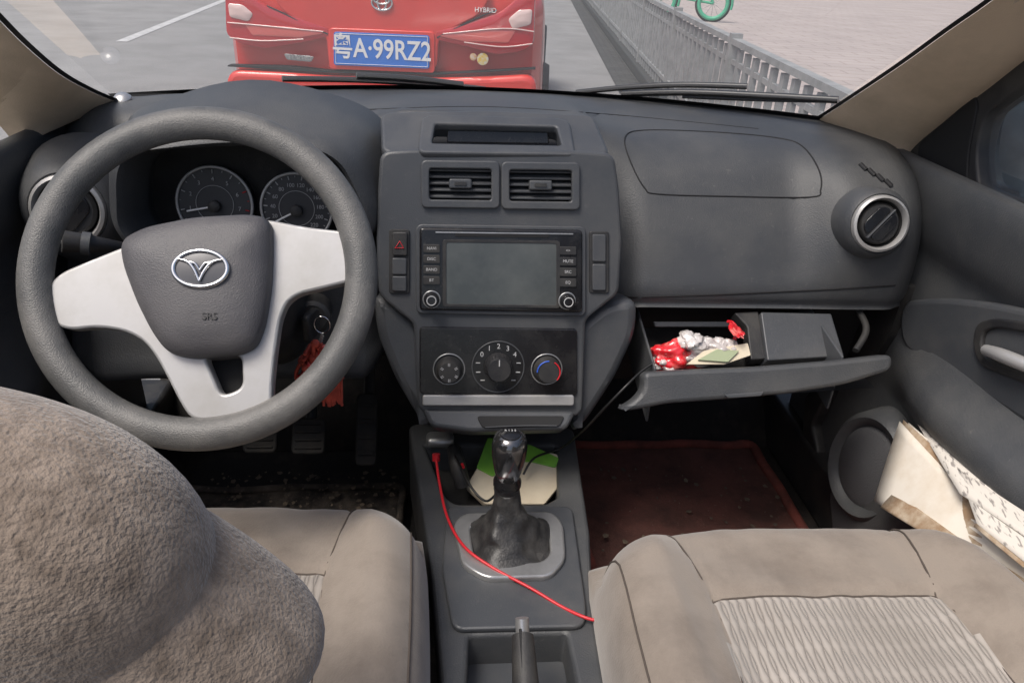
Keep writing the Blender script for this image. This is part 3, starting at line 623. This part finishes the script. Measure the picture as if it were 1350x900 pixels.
tube('body',[PZ(610,640,-.73),PZ(603,612,-.70),PZ(598,590,-.69)],.012,m_dark,ch,radii=[1,1.05,.85])
tube('led',[PZ(609,612,-.688),PZ(610,616,-.688)],.003,m_cred,ch,sm=False)
box('socket_cap',PZ(580,580,-.71),(.045,.03,.02),m_satin,ch,bev=.008)
tube('contact',[PZ(575,607,-.70),PZ(575,598,-.69)],.006,m_cred,ch)
rcb=root('red_charging_cable')
tube('cord',[PZ(575,606,-.69),PZ(580,640,-.70),PZ(590,682,-.705),PZ(612,720,-.700),PZ(650,748,-.703),PZ(700,775,-.709),PZ(742,800,-.712),PZ(776,815,-.71),PZ(800,820,-.72),PZ(812,840,-.80)],.0020,m_cred,rcb)
bcb=root('black_charging_cable')
tube('cord',[PY(862,478,.90),PY(845,490,.89),PY(822,512,.87),PY(795,540,.87),PY(770,566,.90),PZ(740,590,-.70),PZ(705,603,-.70),PZ(690,625,-.715)],.0018,m_cblk,bcb)
tube('cord_b',[PZ(600,600,-.68),PZ(620,640,-.69),PZ(640,660,-.70),PZ(655,650,-.70)],.0018,m_cblk,bcb)
# ================================================================ glove box
gb=root('glove_box')
GF=Fr((.38,.87,-.50),(0,-.88,.47))
plate('lid',GF,[[(848,491),(900,488),(1000,484),(1100,476),(1178,467),(1177,488),(1110,508),(1040,519),(960,526),(880,532),(836,541),(815,541),(838,527),(850,512)]],-.03,.03,m_dash,gb,bev=.006,r=.012)
plate('latch',GF,[[(955,520),(1008,516),(1004,522),(960,525)]],.0005,.003,m_stack,gb,r=.003)
def hexa(name,q,mat,par,bev=.002):
    return mesh(name,q,[(0,1,2,3),(4,7,6,5),(0,4,5,1),(1,5,6,2),(2,6,7,3),(3,7,4,0)],mat,par,bev=bev)
def wall(name,a,b,hgt,th,mat,par):
    a,b=V(a),V(b); n=(b-a).cross(Z).normalized()*th; dz=V((0,0,-hgt)); hexa(name,[a,b,b+n,a+n,a+dz,b+dz,b+n+dz,a+n+dz],mat,par)
A=PY(866,486,.885);B=PY(1168,468,.885); A2=V((A.x+.005,1.06,-.485));B2=V((B.x-.02,1.06,-.485))
wall('bin_left',A,A2,.09,-.004,m_stack,gb); wall('bin_right',PY(1110,470,.89),V((PY(1110,470,.89).x,1.06,-.47)),.09,.004,m_stack,gb)
mesh('bin_floor',[A+V((0,0,-.055)),B+V((0,0,-.055)),B2+V((0,0,-.055)),A2+V((0,0,-.055))],[(0,1,2,3)],m_dark,gb,smooth=False)
mesh('bin_back',[V((A.x-.03,1.075,-.46)),V((.63,1.075,-.46)),V((.63,1.1,-.66)),V((A.x-.03,1.1,-.66))],[(0,1,2,3)],m_black,gb,smooth=False)
BK=Fr(PY(1055,445,.95),(0,-.62,.78))
plate('divider_panel',BK,[[(1003,411),(1096,413),(1113,469),(1012,475)]],-.035,.035,m_stack,gb,bev=.002,r=.003)
plate('divider_side',BK,[[(968,412),(1000,410),(1010,473),(990,474),(985,430)]],-.03,.022,m_dark,gb,bev=.002,r=.003)
plate('bin_rim',Fr(PY(930,430,1.0),(0,-.9,.4)),[[(862,424),(985,424),(985,431),(864,431)]],0,.006,m_stack,gb,r=.001)
tube('hinge_arm',[PY(1118,396,1.02),PY(1132,410,1.0),PY(1142,435,.96),PY(1128,462,.93)],.005,m_dark,gb)
bg=root('plastic_bag')
def crumple(c,s,mt,sd,n=30):
    loops=[]
    for i in range(1,n):
        ph=-math.pi/2+math.pi*i/n; l=[]
        for j in range(2*n):
            th=math.pi*j/n; q=V((math.cos(ph)*math.cos(th),math.cos(ph)*math.sin(th),math.sin(ph)))
            k=.95+.55*noise.noise(q*1.6+V((sd,0,0)))+.22*(.3-abs(noise.noise(q*4.5+V((0,sd,0)))))
            l.append(V(c)+V((q.x*s[0]*k,q.y*s[1]*k,q.z*s[2]*k)))
        loops.append(l)
    loft('crumpled_fold',loops,mt,bg,ang=60)
for (u,v,sx,mt,sd) in((890,470,.040,m_bag,1),(922,464,.034,m_bagw,3),(876,476,.022,m_bagw,5),(953,460,.026,m_bagw,7),(912,448,.020,m_bagw,9),(971,436,.008,m_bag,2)):
    crumple(PY(u,v,.94),(sx,.022,sx*.55),mt,sd)
tube('bag_handle',[PY(968,448,.95),PY(972,436,.96),PY(966,426,.97),PY(960,424,.98)],.003,m_bag,bg)
pk=root('paper_packet')
PF=Fr(PY(945,470,.915),(.1,-.6,.8))
plate('sheet',PF,[[(905,480),(928,462),(986,452),(990,468),(955,480)]],0,.003,m_cream,pk,r=.002,bev=.0005)
plate('sheet_b',PF,[[(920,474),(945,460),(975,462),(960,477)]],.004,.003,M('packet_green',(.35,.4,.25),.5),pk,r=.002,bev=.0005)
# ================================================================ doors
def door(name,s):
    o=root(name); X=.665
    pr=[(.0,-.262),(-.012,-.268),(-.018,-.30),(-.012,-.36),(.006,-.40),(.004,-.44),(-.004,-.485),(-.03,-.525),(-.05,-.55),(-.052,-.58),(-.03,-.61),(-.005,-.64),(.0,-.70),(-.03,-.715),(-.04,-.74),(-.035,-.90),(-.03,-.94)]
    lp=[]
    for i in range(31):
        y=1.30-2.0*i/30; k=max(0,min(1,(1.06-y)/.22)); k=k*k*(3-2*k)
        lp.append([q for q in cat([V((s*(X+d*(k if j>3 else 1)),y,z)) for j,(d,z) in enumerate(pr)],3)])
    loft('panel',lp,m_dash,o,closed=False,ang=80)
    return o
dr=door('car_door',1); dl=door('car_door.001',-1)
def DXo(x): return Fr((x,0,0),(-1,0,0),(0,-1,0))
plate('insert_panel',DXo(.668),[[(1192,396),(1240,392),(1300,398),(1352,408),(1500,430),(1500,640),(1352,560),(1285,515),(1230,490),(1188,455),(1184,420)]],-.004,.02,m_stack,dr,bev=.008,r=.04)
plate('handle_bezel',DXo(.652),[[(1287,428),(1310,422),(1352,428),(1420,440),(1420,520),(1352,503),(1292,480),(1283,455)],[(1294,434),(1312,429),(1352,435),(1412,446),(1412,510),(1352,496),(1297,473),(1290,455)]],-.004,.01,m_dark,dr,bev=.003,r=.012)
plate('handle_cup',DXo(.6525),[[(1290,430),(1352,430),(1416,444),(1416,514),(1352,500),(1292,478)]],-.003,.003,m_black,dr,r=.012)
tube('release_handle',[PX(1300,461,.640),PX(1320,468,.634),PX(1345,478,.634),PX(1385,495,.64)],.008,m_silver,dr,radii=[.9,1.1,1.1,.9])
AR=Fr((.63,.8,-.545),(-.55,0,.83),(0,-1,0))
plate('armrest',AR,[[(1208,508),(1222,502),(1250,500),(1300,524),(1420,590),(1420,690),(1350,632),(1290,590),(1240,548)]],-.03,.03,m_dark,dr,bev=.006,r=.012)
plate('switch_panel',AR,[[(1272,552),(1292,541),(1420,600),(1420,660),(1352,620)]],.0005,.003,m_gloss,dr,bev=.001,r=.006)
plate('window_switch',AR,[[(1296,560),(1308,552),(1330,562),(1318,574)]],.003,.008,m_dark,dr,bev=.002,r=.004)
text('lock_icon','>',AR,*AR.px(1311,566,.012),.008,.0115,m_print,dr,ex=.0001)
plate('map_pocket',DXo(.625),[[(1090,640),(1130,640),(1180,660),(1210,600),(1260,600),(1420,700),(1420,900),(1100,760)]],-.03,.03,m_dash,dr,bev=.01,r=.03)
SPc=PX(1136,616,.615); SF=Fr(SPc,(-1,-.25,.1),(0,-1,0))
lathe('speaker_ring',SF,(0,0),[(.105,-.05),(.098,-.01),(.088,.0),(.078,-.004),(.072,-.012),(.002,-.006)],m_dash,dr,sx=.82)
lathe('speaker_grille',SF,(0,0),[(.072,-.011),(.06,-.004),(.002,.002)],M('speaker_mesh',(.08,.08,.085),.7,bump=1,bs=500,bd=.002),dr,sx=.82)
plate('kick_panel',DXo(.645),[[(1122,378),(1192,374),(1170,440),(1150,470),(1060,520),(1050,690),(1095,700),(1070,560),(1125,450)]],-.03,.03,m_dark,dr,bev=.006,r=.01)
def strip3(name,pts_in,pts_out,th,mat,par,sub=0):
    a=cat(pts_in,6);b=cat(pts_out,6); lp=[]
    for p,q in zip(a,b):
        n=V((-math.copysign(1,p.x),-.35,.35)).normalized()
        l=[p]; 
        for k in range(1,8):
            t=k/8; l.append(p.lerp(q,t)+n*th*math.sin(math.pi*t)**.6)
        l.append(q); l.append(q-n*.03); l.append(p-n*.03); lp.append(l)
    return loft(name,lp,mat,par,ang=60)
eR=[PX(1068,164,.575),PX(1095,148,.568),PX(1180,92,.562),PX(1250,42,.56),PX(1310,0,.558),PX(1420,-85,.555)]
eL=[PX(152,134,-.572),PX(120,121,-.567),PX(78,98,-.563),PX(32,60,-.56),PX(-14,14,-.558),PX(-100,-75,-.553)]
pr=root('a_pillar_trim')
strip3('trim',eR,[PX(1186,212,.668),PX(1200,190,.668),PX(1245,150,.665),PX(1292,112,.662),PX(1350,64,.66),PX(1480,-40,.655)],.014,m_beige,pr)
pl=root('a_pillar_trim.001')
strip3('trim',eL,[PX(38,186,-.668),PX(30,172,-.668),PX(5,142,-.665),PX(-20,110,-.662),PX(-60,60,-.66),PX(-150,-40,-.655)],.012,m_beige,pl)
plate('window_frame',DXo(.69),[[(1180,215),(1260,140),(1350,72),(1500,-40),(1700,-40),(1700,330),(1480,300),(1352,290),(1280,268),(1210,245)],
    [(1296,150),(1352,108),(1500,0),(1680,0),(1680,300),(1500,280),(1352,272),(1288,252),(1284,200)]],-.02,.03,m_dark,dr,bev=.004,r=.02)
plate('sail_panel',DXo(.685),[[(1210,190),(1285,125),(1288,140),(1276,200),(1274,250),(1240,240),(1208,225)]],-.0,.008,m_black,dr,bev=.002,r=.012)
plate('window_seal',DXo(.672),[[(1208,228),(1240,243),(1280,258),(1352,280),(1500,300),(1500,312),(1352,292),(1280,268),(1236,252),(1206,240)]],-.0,.012,m_black,dr,bev=.002,r=.003)
mesh('window_glass',[V((.70,1.15,-.27)),V((.70,-.4,-.27)),V((.68,-.2,.14)),V((.68,.72,.14))],[(0,1,2,3)],m_wglass,dr,smooth=False)
sm=root('side_mirror'); MF=Fr(PX(1345,195,.86),(-.45,-1,.05))
dome('housing',MF,[(1278,215),(1290,150),(1330,118),(1400,105),(1520,120),(1560,200),(1530,280),(1400,290),(1300,272)],[(.9,-.14),(1.02,-.08),(1.06,-.02),(1.05,.0),(.97,.004),(.94,-.004)],m_gloss,sm,r=.04)
dome('mirror_glass',MF,[(1292,215),(1300,160),(1335,130),(1400,118),(1510,132),(1545,200),(1515,268),(1400,276),(1310,260)],[(1,-.006),(1,.001),(.5,.002)],M('mirror',(.30,.38,.46),.12,.9,col2=(.06,.08,.11),vs=10),sm,r=.03)
tube('mirror_arm',[PX(1262,238,.70),PX(1290,250,.80),PX(1330,262,.87)],.02,m_gloss,sm)
# door papers
nw=root('newspaper_stack')
def sheet(name,pts,mat,n=8,curl=.01):
    a,b,c,d=[V(p) for p in pts]; vs=[];fs=[]
    nn=(b-a).cross(d-a).normalized()
    for i in range(n+1):
        for j in range(n+1):
            s,t=i/n,j/n; p=a.lerp(b,s).lerp(d.lerp(c,s),t); p+=nn*curl*(math.sin(s*3+t*2)+noise.noise(p*9)*.5); vs.append(p)
    for i in range(n):
        for j in range(n): q=i*(n+1)+j; fs.append((q,q+1,q+n+2,q+n+1))
    o=mesh(name,vs,fs,mat,nw,ang=180); so=o.modifiers.new('t','SOLIDIFY'); so.thickness=.0016; return o
def printed():
    m=M('newsprint',(.62,.58,.52),.8); nt=m.node_tree; N=nt.nodes; L=nt.links; b=N['Principled BSDF']
    tc=N.new('ShaderNodeTexCoord'); mp=N.new('ShaderNodeMapping'); mp.inputs['Rotation'].default_value=(.75,0,0); mp.inputs['Scale'].default_value=(10,60,420)
    n=N.new('ShaderNodeTexNoise'); n.inputs['Scale'].default_value=1.0; n.inputs['Detail'].default_value=2; L.new(tc.outputs['Object'],mp.inputs[0]); L.new(mp.outputs[0],n.inputs['Vector'])
    r=N.new('ShaderNodeMapRange'); r.inputs['From Min'].default_value=.56; r.inputs['From Max'].default_value=.64; r.inputs['To Max'].default_value=.8; L.new(n.outputs['Fac'],r.inputs['Value'])
    x=N.new('ShaderNodeMix'); x.data_type='RGBA'; x.inputs[6].default_value=(.64,.60,.54,1); x.inputs[7].default_value=(.2,.18,.17,1); L.new(r.outputs[0],x.inputs[0]); L.new(x.outputs[2],b.inputs['Base Color']); return m
m_news=printed(); m_news2=M('newspaper_page',(.72,.67,.59),.8,col2=(.54,.44,.32),vs=6,lo=.5,hi=.75)
m_edge=M('cardboard_edge',(.30,.20,.12),.9,col2=(.5,.42,.32),vs=40)
sheet('page',[PX(1153,660,.56),PX(1350,790,.57),PX(1352,735,.60),PX(1188,556,.61)],m_news2,curl=.002)
sheet('page_b',[PX(1172,650,.575),PX(1400,800,.58),PX(1400,740,.612),PX(1193,554,.617)],m_edge,curl=.002)
sheet('page_f',[PX(1178,650,.577),PX(1400,795,.582),PX(1400,732,.614),PX(1200,558,.620)],m_news2,curl=.002)
sheet('page_c',[PX(1265,650,.585),PX(1400,740,.59),PX(1400,690,.63),PX(1210,560,.628)],m_news,curl=.002)
sheet('page_d',[PX(1288,690,.570),PX(1410,790,.575),PX(1410,710,.605),PX(1262,618,.608)],m_news,curl=.0015)
sheet('page_g',[PX(1285,694,.568),PX(1410,798,.573),PX(1410,790,.575),PX(1288,690,.570)],m_edge,curl=.0005)
sheet('page_e',[PX(1160,668,.555),PX(1340,778,.565),PX(1350,770,.570),PX(1180,648,.572)],m_edge,curl=.001)
# ================================================================ seats
def seat(name,cx,yf,W,L,zt,seed):
    o=root(name); n=72; vs=[];fs=[];mi=[]
    yc=yf-L/2
    def surf(p,q):
        X=p*math.sqrt(1-.10*q*q*(1 if q>0 else .2)); Y=q*math.sqrt(1-.16*p*p if q>0 else 1)
        e=(abs(p)**7+abs(q)**7)**(1/7); e=min(e,1)
        z=zt
        z+=.028*max(0,min(1,(abs(p)-.48)/.25))**1.5*(1 if q<.7 else max(0,(1-q)/.3))
        z-=.02*max(0,(q-.35)/.65)**2
        z-=.018*max(0,-q)
        if e>.80: t=(e-.80)/.20; z-=.075*(1-math.sqrt(max(0,1-t*t)))
        gx=.56-.06*q; gy=.50
        if abs(p)<gx and q<gy: z-=.006*min(1,min((gx-abs(p))/.08,(gy-q)/.05))
        dd=min(abs(abs(p)-gx) if q<gy+.02 else 9,abs(q-gy) if abs(p)<gx+.02 else 9)
        z-=.007*math.exp(-(dd/.018)**2)
        if q>=gy: 
            dd=abs(abs(p)-(gx+(q-gy)*.25)); z-=.005*math.exp(-(dd/.016)**2)
        z+=.005*noise.noise(V((X*3+seed,Y*3,0)))+.0028*noise.noise(V((X*8+seed,Y*6,3)))
        return V((cx+W/2*X,yc+L/2*Y,z))
    for i in range(n+1):
        for j in range(n+1): vs.append(surf(-1+2*i/n,-1+2*j/n))
    for i in range(n):
        for j in range(n):
            a=i*(n+1)+j; fs.append((a,a+n+1,a+n+2,a+1)); p=-1+2*(i+.5)/n; q=-1+2*(j+.5)/n
            mi.append(1 if abs(p)<.56-.06*q and q<.5 else 0)
    ring=[i*(n+1) for i in range(n)]+[n*(n+1)+j for j in range(n)]+[i*(n+1)+n for i in range(n,0,-1)]+[j for j in range(n,0,-1)]
    prev=ring; m=len(ring)
    for dz,gr in((-.03,1.012),(-.08,1.0),(-.16,.97)):
        base=len(vs); cen=V((cx,yc,0))
        for k in ring:
            v=vs[k]; vs.append(V((cen.x+(v.x-cen.x)*gr,cen.y+(v.y-cen.y)*gr,v.z+dz)))
        cur=list(range(base,base+m))
        for k in range(m): fs.append((prev[k],cur[k],cur[(k+1)%m],prev[(k+1)%m])); mi.append(0)
        prev=cur
    ob=mesh('cushion',vs,fs,m_suede,o,ang=180); ob.data.materials.append(m_insert)
    for p,k in zip(ob.data.polygons,mi): p.material_index=k
    gy=.5
    for s in(-1,1):
        tube('seam_side',[surf(s*(.56-.06*q),q)+V((0,0,.0005)) for q in [gy-1.4*k/16 for k in range(17)]],.0012,m_seam,o,sm=False,res=2)
        tube('seam_front',[surf(s*(.53+(q-gy)*.25),q)+V((0,0,.0005)) for q in [gy+.48*k/12 for k in range(13)]],.0012,m_seam,o,sm=False,res=2)
        tube('piping',[surf(s*.93,q)+V((0,0,.001)) for q in [.9-1.7*k/24 for k in range(25)]],.0012,m_seam,o,sm=False,res=2)
    tube('seam_cross',[surf(p,gy)+V((0,0,.0005)) for p in [-.53+1.06*k/24 for k in range(25)]],.0012,m_seam,o,sm=False,res=2)
    box('base_frame',(cx,yc,zt-.22),(W*.8,L*.8,.16),m_dark,o,bev=.02)
    return o
s1=seat('car_seat',.35,.732,.50,.64,-.62,1); s2=seat('car_seat.001',-.335,.79,.485,.66,-.62,7)
def backrest(o,cx,yt,yb,secs,sl=0):
    lp=[]
    for (z,hw,ht) in secs:
        t=(z-secs[0][0])/(secs[-1][0]-secs[0][0]); y=yt+(yb-yt)*t; l=[]
        for j in range(64):
            th=2*math.pi*j/64; sg=lambda q,e: math.copysign(abs(q)**e,q)
            q=V((cx+hw*sg(math.cos(th),.7),y+ht*sg(math.sin(th),.8),z)); q+=V((1,1,1))*.004*noise.noise(q*14); l.append(q)
        lp.append(l)
    lp=[[*x] for x in zip(*[cat(list(c),4) for c in zip(*lp)])]
    return loft('backrest',lp,m_suede2,o,ang=180)
backrest(s2,-.345,.295,.34,[(-.255,.06,.03),(-.262,.11,.05),(-.28,.135,.062),(-.302,.156,.068),(-.325,.175,.070),(-.347,.192,.070),(-.364,.198,.068),(-.382,.190,.066),(-.405,.168,.062),(-.45,.152,.060),(-.52,.152,.064),(-.60,.172,.08),(-.66,.18,.08)])
ellip('headrest',(-.356,.300,-.292),(.164,.076,.110),m_suede2,s2,e=.80,seg=72,tilt=.25,amp=.07,fq=8,ya=.10)
tube('headrest_seam',[V((-.356+.158*math.cos(a),.298+.076*math.sin(a),-.330-.02*math.cos(a))) for a in [k*.1309 for k in range(48)]],.0015,m_seam,s2,cyc=True,sm=False)
backrest(s1,.345,-.02,.12,[(-.24,.10,.03),(-.26,.18,.06),(-.30,.22,.07),(-.40,.235,.075),(-.60,.235,.08),(-.66,.22,.08)])
ellip('headrest',(.345,-.05,-.15),(.14,.06,.09),m_suede2,s1,e=.75,seg=40)
# ================================================================ windshield, frit, wipers
ws=root('windshield'); 
def wsp(x,t):
    y=WB(x)+.0; return V((x*(1-.06*t),y-.80*t,-.243+.46*t+.0))
xs2=[-.60+1.2*i/24 for i in range(25)]
loft('glass',[[wsp(x,t)+V((0,.004,.002)) for x in xs2] for t in [k/6 for k in range(7)]],m_glass,ws,closed=False,ang=180)
loft('frit_band',[[wsp(x,t)+V((0,0,0)) for x in xs2] for t in(-.03,-.01,.018)],m_frit,ws,closed=False,ang=180)
for e_,s in((eR,1),(eL,-1)):
    c_=cat(e_,6); loft('side_frit',[[p+V((-s*.007,0,.003)) for p in c_],[p+V((0,.003,-.001)) for p in c_]],m_frit,ws,closed=False,ang=180)
def wp(u,v,l=.015):
    d=ray(u,v); t=1.2
    for _ in range(30):
        p=C+d*t; x=p.x; k=(p.z+.243)/.46; ys=WB(x)-.80*k; t+= (ys+l-p.y)*.6
    return C+d*t
cw=root('windshield_wiper')
tube('arm',[wp(610,112),wp(540,104),wp(470,100)],.006,m_frit,cw); tube('blade',[wp(372,104),wp(480,106),wp(600,114),wp(640,118)],.005,m_frit,cw)
cw2=root('windshield_wiper.001')
tube('arm',[wp(1105,132),wp(1000,126),wp(900,122),wp(820,124)],.006,m_frit,cw2); tube('blade',[wp(760,122),wp(830,115),wp(900,112),wp(985,114)],.005,m_frit,cw2)
tube('blade_end',[wp(900,127),wp(1000,131),wp(1100,133)],.004,m_frit,cw2)
ob=root('car_body_shell')
lp=[]
for y,zz in((1.40,-.33),(1.55,-.36),(1.9,-.42),(2.2,-.50),(2.3,-.62),(2.32,-.95)):
    lp.append([V((x,y-.12*(x/.8)**2,zz-.05*abs(x/.8)**3)) for x in [-.82+1.64*k/16 for k in range(17)]])
loft('bonnet',lp,M('own_paint',(.5,.5,.5),.3,.4),ob,closed=False,ang=60)
# ================================================================ finish
finalize()
cd=bpy.data.cameras.new('camera'); cam=bpy.data.objects.new('camera',cd); col.objects.link(cam)
cd.lens=F/1350*36; cd.sensor_width=36; cd.clip_start=.01; cd.clip_end=600
m=Matrix((RIGHT,UP,-FWD)).transposed().to_4x4(); m.translation=C+OFF; cam.matrix_world=m; sc.camera=cam
w=bpy.data.worlds.new('World'); sc.world=w; w.use_nodes=True; nt=w.node_tree; bgn=nt.nodes['Background']
sky=nt.nodes.new('ShaderNodeTexSky'); sky.sky_type='NISHITA'; sky.sun_disc=False; el,az=math.radians(62),math.radians(-125)
sky.sun_elevation=el; sky.sun_rotation=az; sky.air_density=1; sky.dust_density=5; nt.links.new(sky.outputs[0],bgn.inputs[0]); bgn.inputs[1].default_value=.15
ld=bpy.data.lights.new('sun','SUN'); ld.energy=2.9; ld.angle=math.radians(24); ld.color=(1,.96,.9); lo=bpy.data.objects.new('sun',ld); col.objects.link(lo)
sd=V((math.sin(az)*math.cos(el),math.cos(az)*math.cos(el),math.sin(el))); lo.rotation_euler=sd.to_track_quat('Z','Y').to_euler()
sc.view_settings.view_transform='Standard'; sc.view_settings.look='None'; sc.view_settings.exposure=0
